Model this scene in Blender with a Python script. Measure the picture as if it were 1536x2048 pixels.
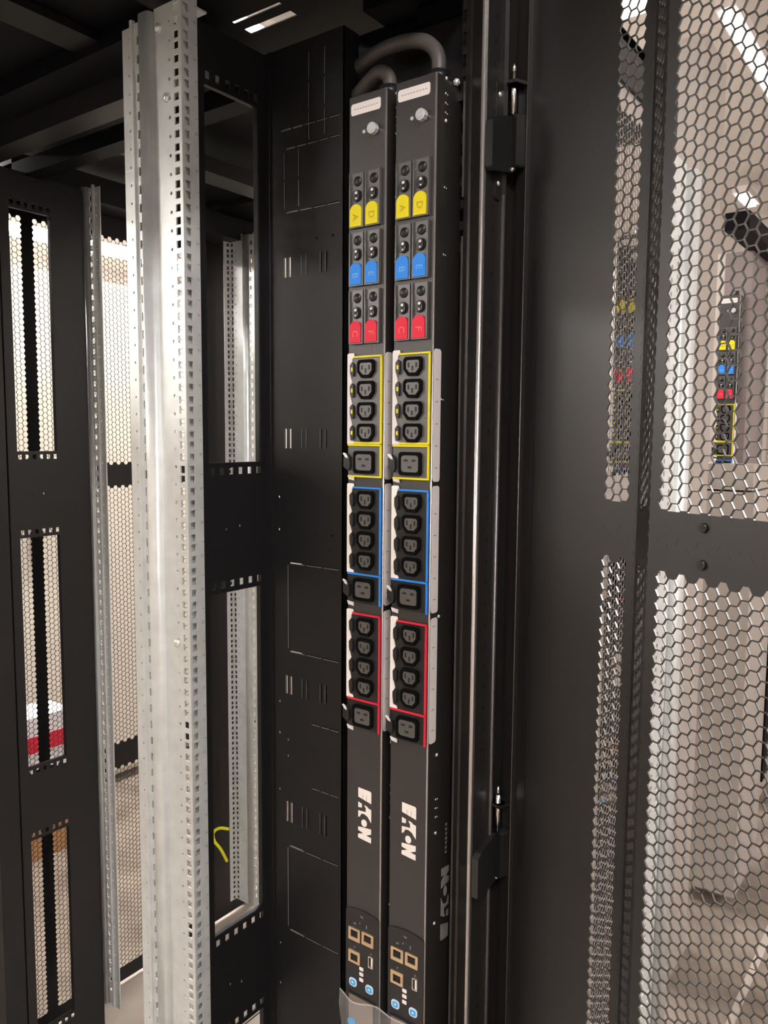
import bpy, math, random
from mathutils import Vector, Matrix
random.seed(7)
for o in list(bpy.data.objects): bpy.data.objects.remove(o)
SC = bpy.context.scene
COL = SC.collection

# ------------------------------------------------------------------ camera, world, exposure
F = 1600.0; PITCH = math.radians(5.5); ROLL = math.radians(0.45); YAW = math.radians(36.3); H = 1.42
fw = Vector((-math.sin(YAW)*math.cos(PITCH), math.cos(YAW)*math.cos(PITCH), -math.sin(PITCH)))
rt0 = Vector((math.cos(YAW), math.sin(YAW), 0)); up0 = rt0.cross(fw)
rt = rt0*math.cos(ROLL) + up0*math.sin(ROLL); up = up0*math.cos(ROLL) - rt0*math.sin(ROLL)
cd = bpy.data.cameras.new('camera'); cam = bpy.data.objects.new('camera', cd); COL.objects.link(cam)
cam.matrix_world = Matrix(((rt.x, up.x, -fw.x, 0), (rt.y, up.y, -fw.y, 0), (rt.z, up.z, -fw.z, H), (0, 0, 0, 1)))
cd.sensor_fit = 'VERTICAL'; cd.sensor_height = 36.0; cd.lens = F*36.0/2048.0
cd.clip_start = 0.02; cd.clip_end = 60
SC.camera = cam
SC.view_settings.view_transform = 'Standard'; SC.view_settings.look = 'None'
SC.view_settings.gamma = 1.0; SC.view_settings.use_curve_mapping = False
SC.view_settings.exposure = 0.0
W = bpy.data.worlds.new('world'); SC.world = W; W.use_nodes = True
W.node_tree.nodes['Background'].inputs[0].default_value = (0.9, 0.9, 1.0, 1)
W.node_tree.nodes['Background'].inputs[1].default_value = 0.05
LAMP_FRONT = 90.0      # ceiling tubes over the cold aisle beyond the rack
LAMP_REAR = 16.0       # distant slim tubes seen through the mesh
LAMP_NEAR = 54.0       # ceiling tubes over the aisle the camera stands in

# ------------------------------------------------------------------ materials
def mat(name, col, rough=0.5, metal=0.0, spec=0.5, noise=0.0, nscale=60, emit=None, estr=0, bump=0.0, coat=0.0, alpha=None, rnoise=0.0):
    m = bpy.data.materials.new(name); m.use_nodes = True
    nt = m.node_tree; b = nt.nodes['Principled BSDF']
    b.inputs['Base Color'].default_value = (*col, 1); b.inputs['Roughness'].default_value = rough
    b.inputs['Metallic'].default_value = metal; b.inputs['Specular IOR Level'].default_value = spec
    b.inputs['Coat Weight'].default_value = coat
    if emit:
        b.inputs['Emission Color'].default_value = (*emit, 1); b.inputs['Emission Strength'].default_value = estr
    if noise or bump or rnoise:
        tc = nt.nodes.new('ShaderNodeTexCoord'); n = nt.nodes.new('ShaderNodeTexNoise')
        n.inputs['Scale'].default_value = nscale; n.inputs['Detail'].default_value = 4
        nt.links.new(tc.outputs['Object'], n.inputs['Vector'])
        if noise:
            r = nt.nodes.new('ShaderNodeValToRGB')
            r.color_ramp.elements[0].position = 0.3; r.color_ramp.elements[1].position = 0.7
            r.color_ramp.elements[0].color = (*[c*(1-noise) for c in col], 1)
            r.color_ramp.elements[1].color = (*[min(1, c*(1+noise)) for c in col], 1)
            nt.links.new(n.outputs['Fac'], r.inputs['Fac']); nt.links.new(r.outputs['Color'], b.inputs['Base Color'])
        if rnoise:
            mr = nt.nodes.new('ShaderNodeMapRange'); mr.inputs['To Min'].default_value = max(0.02, rough-rnoise); mr.inputs['To Max'].default_value = rough+rnoise
            nt.links.new(n.outputs['Fac'], mr.inputs['Value']); nt.links.new(mr.outputs['Result'], b.inputs['Roughness'])
        if bump:
            bp = nt.nodes.new('ShaderNodeBump'); bp.inputs['Strength'].default_value = bump; bp.inputs['Distance'].default_value = 0.001
            nt.links.new(n.outputs['Fac'], bp.inputs['Height']); nt.links.new(bp.outputs['Normal'], b.inputs['Normal'])
    return m
M = {}
M['black'] = mat('black_powder_coat', (0.010, 0.0095, 0.0105), 0.42, spec=0.36, bump=0.25, nscale=900, rnoise=0.05)
M['blackpost'] = mat('black_painted_steel', (0.016, 0.0145, 0.014), 0.33, bump=0.1, nscale=600)
M['doorblack'] = mat('black_door_coat', (0.010, 0.0095, 0.010), 0.42, spec=0.7)
M['dooredge'] = mat('glossy_punched_edge', (0.03, 0.029, 0.028), 0.20, spec=1.0)
M['trim'] = mat('bright_edge_highlight', (0.62, 0.57, 0.55), 0.38, metal=0.85)  # strong edge highlight put into a pale metal colour
M['glintd'] = mat('dull_edge_highlight', (0.17, 0.155, 0.15), 0.40, metal=0.8)  # fainter edge highlight, likewise put into the colour
M['slit_glint'] = mat('slit_edge_highlight', (0.36, 0.34, 0.33), 0.4, metal=0.3)  # highlight along the slit edges, put into the colour
M['ring'] = mat('socket_ring_black', (0.003, 0.003, 0.003), 0.7, spec=0.08)
M['aisle'] = mat('aisle_floor_plates', (0.20, 0.165, 0.135), 0.24, noise=0.25, nscale=7, bump=0.5)
M['greymesh'] = mat('grey_mesh_coat', (0.30, 0.27, 0.25), 0.45)
M['roof'] = mat('black_roof_steel', (0.003, 0.003, 0.0042), 0.55, spec=0.12)
M['pdu'] = mat('pdu_black_steel', (0.024, 0.021, 0.020), 0.40, spec=0.8, bump=0.15, nscale=800)
M['plast'] = mat('black_plastic', (0.013, 0.013, 0.014), 0.36)
M['sock'] = mat('socket_grey_plastic', (0.070, 0.066, 0.063), 0.38, spec=1.0)
M['dark'] = mat('socket_recess', (0.006, 0.006, 0.006), 0.6)
M['galv'] = mat('galvanised_steel', (0.70, 0.72, 0.71), 0.36, metal=0.4, noise=0.07, nscale=45, rnoise=0.06)
M['zinc'] = mat('zinc_screw', (0.80, 0.82, 0.80), 0.25, metal=0.5)
M['chrome'] = mat('bright_steel', (0.85, 0.84, 0.80), 0.14, metal=1.0)
M['yellow'] = mat('yellow_plastic', (0.78, 0.66, 0.01), 0.5, spec=0.3)
M['yellowd'] = mat('yellow_emboss', (0.42, 0.34, 0.01), 0.5)
M['blue'] = mat('blue_plastic', (0.03, 0.25, 0.80), 0.5, spec=0.3)
M['bluel'] = mat('blue_emboss', (0.16, 0.42, 0.85), 0.5)
M['red'] = mat('red_plastic', (0.72, 0.02, 0.05), 0.5, spec=0.3)
M['redl'] = mat('red_emboss', (0.85, 0.16, 0.18), 0.5)
M['white'] = mat('white_label', (0.78, 0.72, 0.70), 0.4)
M['print'] = mat('white_print', (0.95, 0.88, 0.82), 0.45)
M['tick'] = mat('grey_print', (0.25, 0.25, 0.25), 0.6)
M['greyp'] = mat('grey_label_print', (0.30, 0.28, 0.27), 0.5)
M['cable'] = mat('rubber_cable', (0.085, 0.075, 0.070), 0.48, bump=0.1, nscale=300)
M['gold'] = mat('port_shell', (0.75, 0.55, 0.34), 0.35, metal=0.8)
M['steel'] = mat('usb_shell', (0.80, 0.70, 0.60), 0.25, metal=0.9)
M['key'] = mat('button_white_rim', (0.65, 0.80, 0.95), 0.3)
M['keyblue'] = mat('button_blue', (0.05, 0.42, 0.85), 0.3)
M['screen'] = mat('lcd_screen', (0.20, 0.15, 0.13), 0.12, coat=0.6)
M['hinge'] = mat('cast_black_hinge', (0.012, 0.012, 0.012), 0.30)
M['tube'] = mat('yellow_cable', (0.75, 0.72, 0.02), 0.4)
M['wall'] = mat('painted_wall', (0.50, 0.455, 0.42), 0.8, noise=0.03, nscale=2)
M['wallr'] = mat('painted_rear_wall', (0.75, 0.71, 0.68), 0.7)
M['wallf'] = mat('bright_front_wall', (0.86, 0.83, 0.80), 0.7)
M['ceil'] = mat('ceiling_paint', (0.72, 0.68, 0.64), 0.9)
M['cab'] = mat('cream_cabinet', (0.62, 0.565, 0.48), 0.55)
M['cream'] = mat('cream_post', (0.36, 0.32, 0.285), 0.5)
M['greycab'] = mat('grey_brown_steel', (0.22, 0.18, 0.17), 0.5)
M['card'] = mat('brown_cardboard', (0.45, 0.23, 0.10), 0.8)
M['cardw'] = mat('white_cardboard', (0.85, 0.82, 0.85), 0.6)
M['tubeF'] = mat('lamp_front', (1, 1, 1), 0.5, emit=(1.0, 0.97, 0.94), estr=LAMP_FRONT)
M['tubeN'] = mat('lamp_near', (1, 1, 1), 0.5, emit=(1.0, 0.95, 0.93), estr=LAMP_NEAR)
M['tubeAdd'] = mat('lamp_added_panel', (1, 1, 1), 0.5, emit=(1.0, 0.95, 0.93), estr=LAMP_NEAR*.35)  # only for the added light panel beyond the door
M['tubeR'] = mat('lamp_rear', (1, 1, 1), 0.5, emit=(1.0, 0.90, 0.84), estr=LAMP_REAR)
def film_mat():
    m = bpy.data.materials.new('clear_film'); m.use_nodes = True; nt = m.node_tree
    b = nt.nodes['Principled BSDF']; b.inputs['Base Color'].default_value = (0.9, 0.88, 0.85, 1)
    b.inputs['Roughness'].default_value = 0.18; b.inputs['Alpha'].default_value = 0.17
    return m
M['film'] = film_mat()
def floor_mat():
    m = bpy.data.materials.new('raised_floor_tiles'); m.use_nodes = True; nt = m.node_tree; b = nt.nodes['Principled BSDF']
    tc = nt.nodes.new('ShaderNodeTexCoord'); mp = nt.nodes.new('ShaderNodeMapping'); mp.inputs['Scale'].default_value = (1/0.6, 1/0.6, 1)
    mp.inputs['Location'].default_value = (0.22, 0.30, 0)
    br = nt.nodes.new('ShaderNodeTexBrick'); br.offset = 0.0; br.inputs['Scale'].default_value = 1.0
    br.inputs['Brick Width'].default_value = 1.0; br.inputs['Row Height'].default_value = 1.0; br.inputs['Mortar Size'].default_value = 0.004
    br.inputs['Color1'].default_value = (0.48, 0.42, 0.37, 1); br.inputs['Color2'].default_value = (0.44, 0.39, 0.345, 1); br.inputs['Mortar'].default_value = (0.05, 0.04, 0.04, 1)
    n = nt.nodes.new('ShaderNodeTexNoise'); n.inputs['Scale'].default_value = 9; n.inputs['Detail'].default_value = 5
    mx = nt.nodes.new('ShaderNodeMix'); mx.data_type = 'RGBA'; mx.blend_type = 'MULTIPLY'; mx.inputs['Factor'].default_value = 0.35
    nt.links.new(tc.outputs['Object'], mp.inputs['Vector']); nt.links.new(mp.outputs['Vector'], br.inputs['Vector'])
    nt.links.new(tc.outputs['Object'], n.inputs['Vector'])
    nt.links.new(br.outputs['Color'], mx.inputs['A']); nt.links.new(n.outputs['Fac'], mx.inputs['B']); nt.links.new(mx.outputs['Result'], b.inputs['Base Color'])
    b.inputs['Roughness'].default_value = 0.22
    vz = nt.nodes.new('ShaderNodeTexVoronoi'); vz.inputs['Scale'].default_value = 14
    bp = nt.nodes.new('ShaderNodeBump'); bp.inputs['Strength'].default_value = 0.35; bp.inputs['Distance'].default_value = 0.01
    nt.links.new(tc.outputs['Object'], vz.inputs['Vector']); nt.links.new(vz.outputs['Distance'], bp.inputs['Height']); nt.links.new(bp.outputs['Normal'], b.inputs['Normal'])
    return m
M['floor'] = floor_mat()

# ------------------------------------------------------------------ mesh helpers
class Fr:      # a local frame: origin and three axes
    def __init__(s, o=(0, 0, 0), u=(1, 0, 0), v=(0, 0, 1), n=(0, -1, 0)):
        s.o = Vector(o); s.u = Vector(u); s.v = Vector(v); s.n = Vector(n)
    def __call__(s, a, b, c=0.0): return s.o + s.u*a + s.v*b + s.n*c
    def at(s, a, b, c=0.0): return Fr(s(a, b, c), s.u, s.v, s.n)
class MB:
    def __init__(s): s.v = []; s.f = []; s.smooth = set(); s.mi = set()     # mi: faces that take the second material
    def poly(s, pts, smooth=False):
        k = len(s.v); s.v += [tuple(p) for p in pts]; s.f.append(tuple(range(k, k+len(pts))))
        if smooth: s.smooth.add(len(s.f)-1)
    def box(s, lo, hi, fr=None):
        fr = fr or Fr((0, 0, 0), (1, 0, 0), (0, 1, 0), (0, 0, 1))
        k = len(s.v)
        for c in (lo[2], hi[2]):
            for a, b in ((lo[0], lo[1]), (hi[0], lo[1]), (hi[0], hi[1]), (lo[0], hi[1])): s.v.append(tuple(fr(a, b, c)))
        for q in ((3, 2, 1, 0), (4, 5, 6, 7), (0, 1, 5, 4), (1, 2, 6, 5), (2, 3, 7, 6), (3, 0, 4, 7)): s.f.append(tuple(k+i for i in q))
    def prism(s, pts, fr, n0, n1, smooth=False):
        k = len(s.v); m = len(pts)
        s.v += [tuple(fr(a, b, n0)) for a, b in pts] + [tuple(fr(a, b, n1)) for a, b in pts]
        s.f.append(tuple(range(k+m, k+2*m))); s.f.append(tuple(reversed(range(k, k+m))))
        for i in range(m):
            j = (i+1) % m; s.f.append((k+i, k+j, k+m+j, k+m+i))
            if smooth: s.smooth.add(len(s.f)-1)
    def ring(s, outer, inner, fr, n0, n1):     # flat ring between two outlines with the same point count
        m = len(outer)
        for i in range(m):
            j = (i+1) % m
            O, P, Q, R = outer[i], outer[j], inner[j], inner[i]
            s.poly([fr(*O, n1), fr(*P, n1), fr(*Q, n1), fr(*R, n1)])
            s.poly([fr(*R, n0), fr(*Q, n0), fr(*P, n0), fr(*O, n0)])
            s.poly([fr(*R, n1), fr(*Q, n1), fr(*Q, n0), fr(*R, n0)])
            s.mi.add(len(s.f)-1)
            s.poly([fr(*O, n0), fr(*P, n0), fr(*P, n1), fr(*O, n1)])
    def cyl(s, p0, p1, r, n=16, r2=None, caps=True):
        p0 = Vector(p0); p1 = Vector(p1); r2 = r if r2 is None else r2
        ax = (p1-p0).normalized(); a = ax.orthogonal().normalized(); b = ax.cross(a); k = len(s.v)
        for p, q in ((p0, r), (p1, r2)):
            for i in range(n):
                t = 2*math.pi*i/n; s.v.append(tuple(p + a*math.cos(t)*q + b*math.sin(t)*q))
        for i in range(n):
            j = (i+1) % n; s.f.append((k+i, k+j, k+n+j, k+n+i)); s.smooth.add(len(s.f)-1)
        if caps: s.f.append(tuple(reversed(range(k, k+n)))); s.f.append(tuple(range(k+n, k+2*n)))
    def dome(s, c, ax, r, h, n=14, rings=5):
        c = Vector(c); ax = Vector(ax).normalized(); a = ax.orthogonal().normalized(); b = ax.cross(a); k = len(s.v)
        for q in range(rings):
            ph = q/rings*math.pi/2
            for i in range(n):
                t = 2*math.pi*i/n; s.v.append(tuple(c + (a*math.cos(t)+b*math.sin(t))*r*math.cos(ph) + ax*h*math.sin(ph)))
        s.v.append(tuple(c+ax*h)); tip = len(s.v)-1
        for q in range(rings-1):
            for i in range(n):
                j = (i+1) % n; s.f.append((k+q*n+i, k+q*n+j, k+(q+1)*n+j, k+(q+1)*n+i)); s.smooth.add(len(s.f)-1)
        for i in range(n):
            s.f.append((k+(rings-1)*n+i, k+(rings-1)*n+(i+1) % n, tip)); s.smooth.add(len(s.f)-1)
    def tube(s, pts, r, n=12):
        P = [Vector(p) for p in pts]; Q = []
        for i in range(len(P)-1):                      # Catmull-Rom
            a, b, c, d = P[max(0, i-1)], P[i], P[i+1], P[min(len(P)-1, i+2)]
            for k in range(8):
                t = k/8; Q.append(0.5*((2*b)+(c-a)*t+(2*a-5*b+4*c-d)*t*t+(3*b-3*c+d-a)*t*t*t))
        Q.append(P[-1]); k0 = len(s.v); nrm = None
        for i, p in enumerate(Q):
            ax = (Q[min(i+1, len(Q)-1)]-Q[max(i-1, 0)]).normalized()
            nrm = ax.orthogonal().normalized() if nrm is None else (nrm-ax*nrm.dot(ax)).normalized()
            b = ax.cross(nrm)
            for j in range(n):
                t = 2*math.pi*j/n; s.v.append(tuple(p+(nrm*math.cos(t)+b*math.sin(t))*r))
        for i in range(len(Q)-1):
            for j in range(n):
                q = (j+1) % n; s.f.append((k0+i*n+j, k0+i*n+q, k0+(i+1)*n+q, k0+(i+1)*n+j)); s.smooth.add(len(s.f)-1)
        s.f.append(tuple(reversed(range(k0, k0+n)))); s.f.append(tuple(range(len(s.v)-n, len(s.v))))
    def plate(s, fr, u0, u1, v0, v1, th, holes=()):
        # sheet lying at n = 0..-th ; holes: (cu, cv, w, h, kind) kind 'r' rectangle / 'o' round
        hs = [h for h in holes if u0 < h[0] < u1 and v0 < h[1] < v1]
        us = {u0, u1}; vs = {v0, v1}
        for cu, cv, w, h, k in hs: us |= {cu-w/2, cu+w/2}; vs |= {cv-h/2, cv+h/2}
        us = sorted(round(x, 6) for x in us); vs = sorted(round(x, 6) for x in vs)
        us = [x for i, x in enumerate(us) if i == 0 or x-us[i-1] > 1e-5]; vs = [x for i, x in enumerate(vs) if i == 0 or x-vs[i-1] > 1e-5]
        colh = {}
        for i in range(len(us)-1):
            mu = (us[i]+us[i+1])/2
            rel = sorted([(h[1]-h[3]/2, h[1]+h[3]/2) for h in hs if abs(h[0]-mu) < h[2]/2])
            cur = v0; spans = []
            for a, b in rel:
                if a > cur+1e-6: spans.append((cur, a))
                cur = max(cur, b)
            if cur < v1-1e-6: spans.append((cur, v1))
            for a, b in spans:
                s.poly([fr(us[i], a), fr(us[i+1], a), fr(us[i+1], b), fr(us[i], b)])
                s.poly([fr(us[i], b, -th), fr(us[i+1], b, -th), fr(us[i+1], a, -th), fr(us[i], a, -th)])
        for cu, cv, w, h, k in hs:
            if k == 'r':
                c = [(cu-w/2, cv-h/2), (cu+w/2, cv-h/2), (cu+w/2, cv+h/2), (cu-w/2, cv+h/2)]
                for i in range(4):
                    A, B = c[i], c[(i+1) % 4]; s.poly([fr(*B), fr(*A), fr(*A, -th), fr(*B, -th)])
            else:
                n = 12
                inner = [(cu+w/2*math.cos(2*math.pi*(i+.5)/n), cv+h/2*math.sin(2*math.pi*(i+.5)/n)) for i in range(n)]
                outer = []
                for a, b in inner:
                    dx, dy = (a-cu)/(w/2), (b-cv)/(h/2); q = max(abs(dx), abs(dy)); outer.append((cu+w/2*dx/q, cv+h/2*dy/q))
                s.ring(outer, inner, fr, -th, 0)
                for sx in (-1, 1):
                    for sy in (-1, 1):
                        pts = [(a, b) for a, b in outer if (a-cu)*sx > 0 and (b-cv)*sy > 0]
                        e1 = min(pts, key=lambda p: abs(p[0]-cu)); e2 = min(pts, key=lambda p: abs(p[1]-cv)); cr = (cu+sx*w/2, cv+sy*h/2)
                        T = [q for q in pts if abs(abs(q[0]-cu)-w/2) < 1e-7 or abs(abs(q[1]-cv)-h/2) < 1e-7]
                        b1 = min([q for q in T if abs(abs(q[1]-cv)-h/2) < 1e-7], key=lambda p: -abs(p[0]-cu), default=None)
                        b2 = min([q for q in T if abs(abs(q[0]-cu)-w/2) < 1e-7], key=lambda p: -abs(p[1]-cv), default=None)
                        if b1 and b2 and b1 != b2:
                            s.poly([fr(*b1), fr(*cr), fr(*b2)])
        for A, B in (((u0, v0), (u1, v0)), ((u1, v0), (u1, v1)), ((u1, v1), (u0, v1)), ((u0, v1), (u0, v0))):
            s.poly([fr(*A, -th), fr(*B, -th), fr(*B), fr(*A)])
    def build(s, name, m, parent=None, label=None, cat=None, group=None, kind=None, m2=None):
        me = bpy.data.meshes.new(name); me.from_pydata(s.v, [], s.f); me.materials.append(m); me.update()
        if m2:
            me.materials.append(m2); me.polygons.foreach_set('material_index', [1 if i in s.mi else 0 for i in range(len(s.f))])
        if s.smooth:
            me.polygons.foreach_set('use_smooth', [i in s.smooth for i in range(len(s.f))])
        o = bpy.data.objects.new(name, me); COL.objects.link(o)
        if parent: o.parent = parent; 
        if label: o['label'] = label
        if cat: o['category'] = cat
        if group: o['group'] = group
        if kind: o['kind'] = kind
        return o
def thing(name, label, cat, group=None, loc=(0, 0, 0)):
    o = bpy.data.objects.new(name, None); COL.objects.link(o); o.empty_display_size = 0.05; o.location = loc
    o['label'] = label; o['category'] = cat
    if group: o['group'] = group
    return o
def rrect(cx, cy, w, h, r, n=4):
    pts = []
    for sx, sy, a0 in ((1, 1, 0), (-1, 1, 90), (-1, -1, 180), (1, -1, 270)):
        for i in range(n+1):
            a = math.radians(a0+90*i/n); pts.append((cx+sx*(w/2-r)+r*math.cos(a), cy+sy*(h/2-r)+r*math.sin(a)))
    return pts
def rel(root):      # meshes are written in world space; shift them to the root's base
    for c in root.children:
        shift(c, root.location)
def shift(o, loc):
    o.data.transform(Matrix.Translation(-Vector(loc)))
    for c in o.children: shift(c, loc)
def copy_thing(o, delta, label):
    def cp(x, parent):
        c = x.copy(); COL.objects.link(c); c.parent = parent
        for ch in x.children: cp(ch, c)
        return c
    r = cp(o, None); r.location = Vector(o.location)+Vector(delta); r['label'] = label
    return r
def text_mb(txt, fr, size, depth=0.0003):
    cu = bpy.data.curves.new('t', 'FONT'); cu.body = txt; cu.size = size; cu.align_x = 'CENTER'; cu.align_y = 'CENTER'; cu.resolution_u = 3
    ob = bpy.data.objects.new('t', cu); COL.objects.link(ob); bpy.context.view_layer.update()
    me = bpy.data.meshes.new_from_object(ob.evaluated_get(bpy.context.evaluated_depsgraph_get()))
    mb = MB(); mb.v = [tuple(fr(v.co.x, v.co.y, depth)) for v in me.vertices]; mb.f = [tuple(p.vertices) for p in me.polygons]
    bpy.data.objects.remove(ob); bpy.data.curves.remove(cu); bpy.data.meshes.remove(me)
    return mb

# ------------------------------------------------------------------ hexagonal perforation
PZ = 0.0122; HS = PZ/math.sqrt(3); PC = 1.5*HS
def hexsheet(mb, fr, u_first, ncol, bands, th=0.0012, scale=0.93, phase0=0.0):
    """bands: list of (zlo, zhi); columns alternate by half a pitch. adds the lattice cells, open ones and one closed ring round them"""
    def hx(cu, cv, k): return [(cu+HS*k*math.cos(math.radians(60*i)), cv+HS*k*math.sin(math.radians(60*i))) for i in range(6)]
    for (z0, z1) in bands:
        rows = int((z1-z0)/PZ)
        for c in range(-1, ncol+1):
            cu = u_first+c*PC; off = 0.0 if c % 2 == 0 else -PZ/2
            for r in range(-2, rows+2):
                cv = z1-PZ/2-r*PZ+off
                openc = 0 <= c < ncol and 0 <= r < rows
                if openc: mb.ring(hx(cu, cv, 1.0), hx(cu, cv, scale), fr, -th, 0)
                else: mb.prism(hx(cu, cv, 1.0), fr, -th, 0)
def frame_rects(mb, fr, u0, u1, v0, v1, uo0, uo1, bands, th=0.0012):
    """solid sheet from u0..u1, v0..v1 leaving windows uo0..uo1 x bands (already filled by lattice cells)"""
    e = 0.0002
    if uo0 > u0: mb.box((u0, v0, -th+e), (uo0, v1, -e), fr)
    if u1 > uo1: mb.box((uo1, v0, -th+e), (u1, v1, -e), fr)
    zs = sorted(bands); cur = v0
    for a, b in zs:
        if a > cur: mb.box((uo0, cur, -th+e), (uo1, a, -e), fr)
        cur = b
    if cur < v1: mb.box((uo0, cur, -th+e), (uo1, v1, -e), fr)

# ------------------------------------------------------------------ the room
def slab(name, lo, hi, m):
    b = MB(); b.box(lo, hi); return b.build(name, m, kind='structure')
CZ = 3.0
slab('floor', (-7.0, -8.0, -0.05), (2.4, 8.0, 0.0), M['floor'])
slab('floor_front_aisle', (-2.74, -7.9, 0), (-1.74, 6.1, .002), M['aisle'])
slab('floor_rear_aisle', (-.38, -7.9, 0), (2.39, 6.1, .002), M['aisle'])
slab('floor_far_bay', (-1.70, 1.75, 0), (-.40, 6.1, .002), M['aisle'])
slab('ceiling', (-7.0, -8.0, CZ), (2.4, 8.0, CZ+0.05), M['ceil'])
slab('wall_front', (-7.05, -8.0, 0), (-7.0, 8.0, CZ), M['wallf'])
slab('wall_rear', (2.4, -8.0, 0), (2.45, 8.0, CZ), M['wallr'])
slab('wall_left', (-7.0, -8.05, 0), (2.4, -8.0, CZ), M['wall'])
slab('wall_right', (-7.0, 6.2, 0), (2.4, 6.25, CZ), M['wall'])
def lamp(x0, y0, x1, y1, z, m, label, group):
    t = thing('ceiling_light', label, 'light', group, ((x0+x1)/2, (y0+y1)/2, z))
    b = MB(); b.box((x0-.02, y0-.02, z+.012), (x1+.02, y1+.02, z+.05)); b.build('housing', M['white'], t)
    b = MB(); b.box((x0, y0, z), (x1, y1, z+.012)); b.build('diffuser', m, t); rel(t)
lamp(-5.25, -.2, -4.95, 4.6, 2.72, M['tubeF'], 'long very bright ceiling light seen over the cream cabinets, through the perforated front door', None)
lamp(-5.25, -7.0, -4.95, -.3, 2.72, M['tubeF'], 'long ceiling light continuing the bright line beyond the left edge of the photo', None)
lamp(-2.35, -1.0, -2.15, 0.6, 2.85, M['tubeF'], 'ceiling light over the aisle in front of the rack, nearer end', None)
lamp(-2.35, 1.4, -2.15, 3.2, 2.85, M['tubeF'], 'ceiling light over the aisle in front of the rack, farther end', None)
lamp(-.800, 3.05, -.770, 4.0, 2.88, M['tubeR'], 'slim bright ceiling light seen through the top right of the open mesh door', None)
lamp(-1.12, 2.3, -1.00, 2.88, 2.88, M['tubeR'], 'short ceiling light seen through the top of the narrow mesh strip', None)
lamp(-1.26, 5.3, -1.21, 5.6, 2.88, M['tubeR'], 'small ceiling light far back above the dark rack top edge', None)
lamp(0.55, -1.6, 0.75, 0.2, 2.9, M['tubeN'], 'ceiling light above the rear aisle near the camera', None)
lamp(0.55, -4.2, 0.75, -2.4, 2.9, M['tubeN'], 'added unseen fill light above the rear aisle behind the camera', None)  # added out of view to brighten the top of the near rail
lamp(1.65, 1.2, 2.30, 3.6, 2.75, M['tubeAdd'], 'added unseen light panel beyond the open door, for glints on its mesh', None)  # added out of view, sized to give highlights on the mesh hole walls

# row of cream cabinets across the front aisle
for i, (ya, lab) in enumerate(((-1.7, 'cream cabinet across the front aisle, beyond the left edge of the photo'), (-.9, 'cream cabinet across the front aisle, leftmost of the row'), (-.1, 'cream cabinet across the front aisle, second of the row'), (.7, 'cream cabinet across the front aisle seen through the far left slots'), (1.5, 'cream cabinet across the front aisle seen behind the central rail gap'), (2.3, 'cream cabinet across the front aisle, last but one of the row'), (3.1, 'cream cabinet across the front aisle, last of the row'))):
    t = thing('cabinet', lab, 'cabinet', 'cream cabinets across the front aisle', (-3.1, ya+.4, 0))
    b = MB(); b.box((-3.5, ya+.004, .03), (-2.745, ya+.796, 2.0)); b.box((-3.45, ya+.03, 0), (-2.8, ya+.77, .03)); b.build('body', M['cab'], t)
    b = MB(); b.box((-2.742, ya+.012, .06), (-2.72, ya+.788, 1.98)); d = b.build('door', M['cab'], t)
    b = MB(); b.box((-2.72, ya+.05, .95), (-2.70, ya+.075, 1.15)); b.build('handle', M['greycab'], d)
    rel(t)
t = thing('cabinet', 'long cream cabinet continuing the row beyond the left edge of the photo', 'cabinet', loc=(-3.1, -4.5, 0))
b = MB(); b.box((-3.5, -7.2, .03), (-2.745, -1.71, 2.0)); b.box((-3.45, -7.1, 0), (-2.8, -1.8, .03)); b.build('body', M['cab'], t); rel(t)
# cartons in the front aisle
t = thing('carton', 'brown cardboard carton on the floor seen through the lower left slots', 'box', loc=(-2.45, 1.4, 0))
b = MB(); b.box((-2.56, 1.02, 0), (-2.42, 1.50, .30)); b.build('body', M['card'], t)
b = MB(); b.box((-2.421, 1.24, .0), (-2.4195, 1.28, .30)); b.build('tape', M['cab'], t); rel(t)
t = thing('carton', 'white carton with a red band stacked on the brown carton', 'box', loc=(-2.49, 1.26, .30))
b = MB(); b.box((-2.56, 1.02, .30), (-2.42, 1.50, .490)); b.build('body', M['cardw'], t)
b = MB(); b.box((-2.562, 1.018, .372), (-2.418, 1.502, .426)); b.build('band', M['red'], t); rel(t)

# ------------------------------------------------------------------ rack frame, roof, posts
U = 0.04445; Z0 = 1.4562
def rack_roof(name, label, x0, x1, y0, y1, holes=()):
    t = thing(name, label, 'rack', loc=((x0+x1)/2, (y0+y1)/2, 2.0))
    return t
fr1 = thing('rack_frame', 'black steel frame and roof of the open rack nearest the camera', 'rack', loc=(-1.05, .45, 0))
b = MB(); ft = Fr((0, 0, 2.0), (1, 0, 0), (0, 1, 0), (0, 0, 1))
b.plate(ft, -1.70, -.44, .0, .8758, .0015, [(-.839, .8615, .090, .014, 'r'), (-.8375, .8325, .092, .005, 'r')]); b.build('roof_panel', M['roof'], fr1)
b = MB(); b.box((-1.66, .735, 1.972), (-.90, .795, 1.9975)); b.build('roof_beam', M['roof'], fr1)
b = MB(); b.box((-1.66, .80, 1.935), (-.90, .845, 1.972)); b.build('side_beam', M['black'], fr1)
b = MB(); b.box((-1.12, .0, 1.985), (-1.06, .735, 1.9975)); b.build('cross_beam', M['black'], fr1)
b = MB(); b.box((-.875, .0, 1.955), (-.82, .69, 1.9975)); b.build('cross_beam', M['roof'], fr1)
b = MB(); b.box((-1.70, .0, 1.93), (-1.60, .86, 1.9975)); b.build('leak_cover', M['roof'], fr1)  # added block that stops a light leak at the roof front
b = MB(); b.box((-.66, .845, 1.955), (-.47, .90, 1.985)); b.box((-.60, .88, 1.93), (-.50, .90, 1.955)); b.build('side_beam', M['roof'], fr1)
b = MB(); b.box((-1.60, .80, 0), (-1.56, .845, 1.935)); b.build('front_post', M['black'], fr1)
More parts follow.
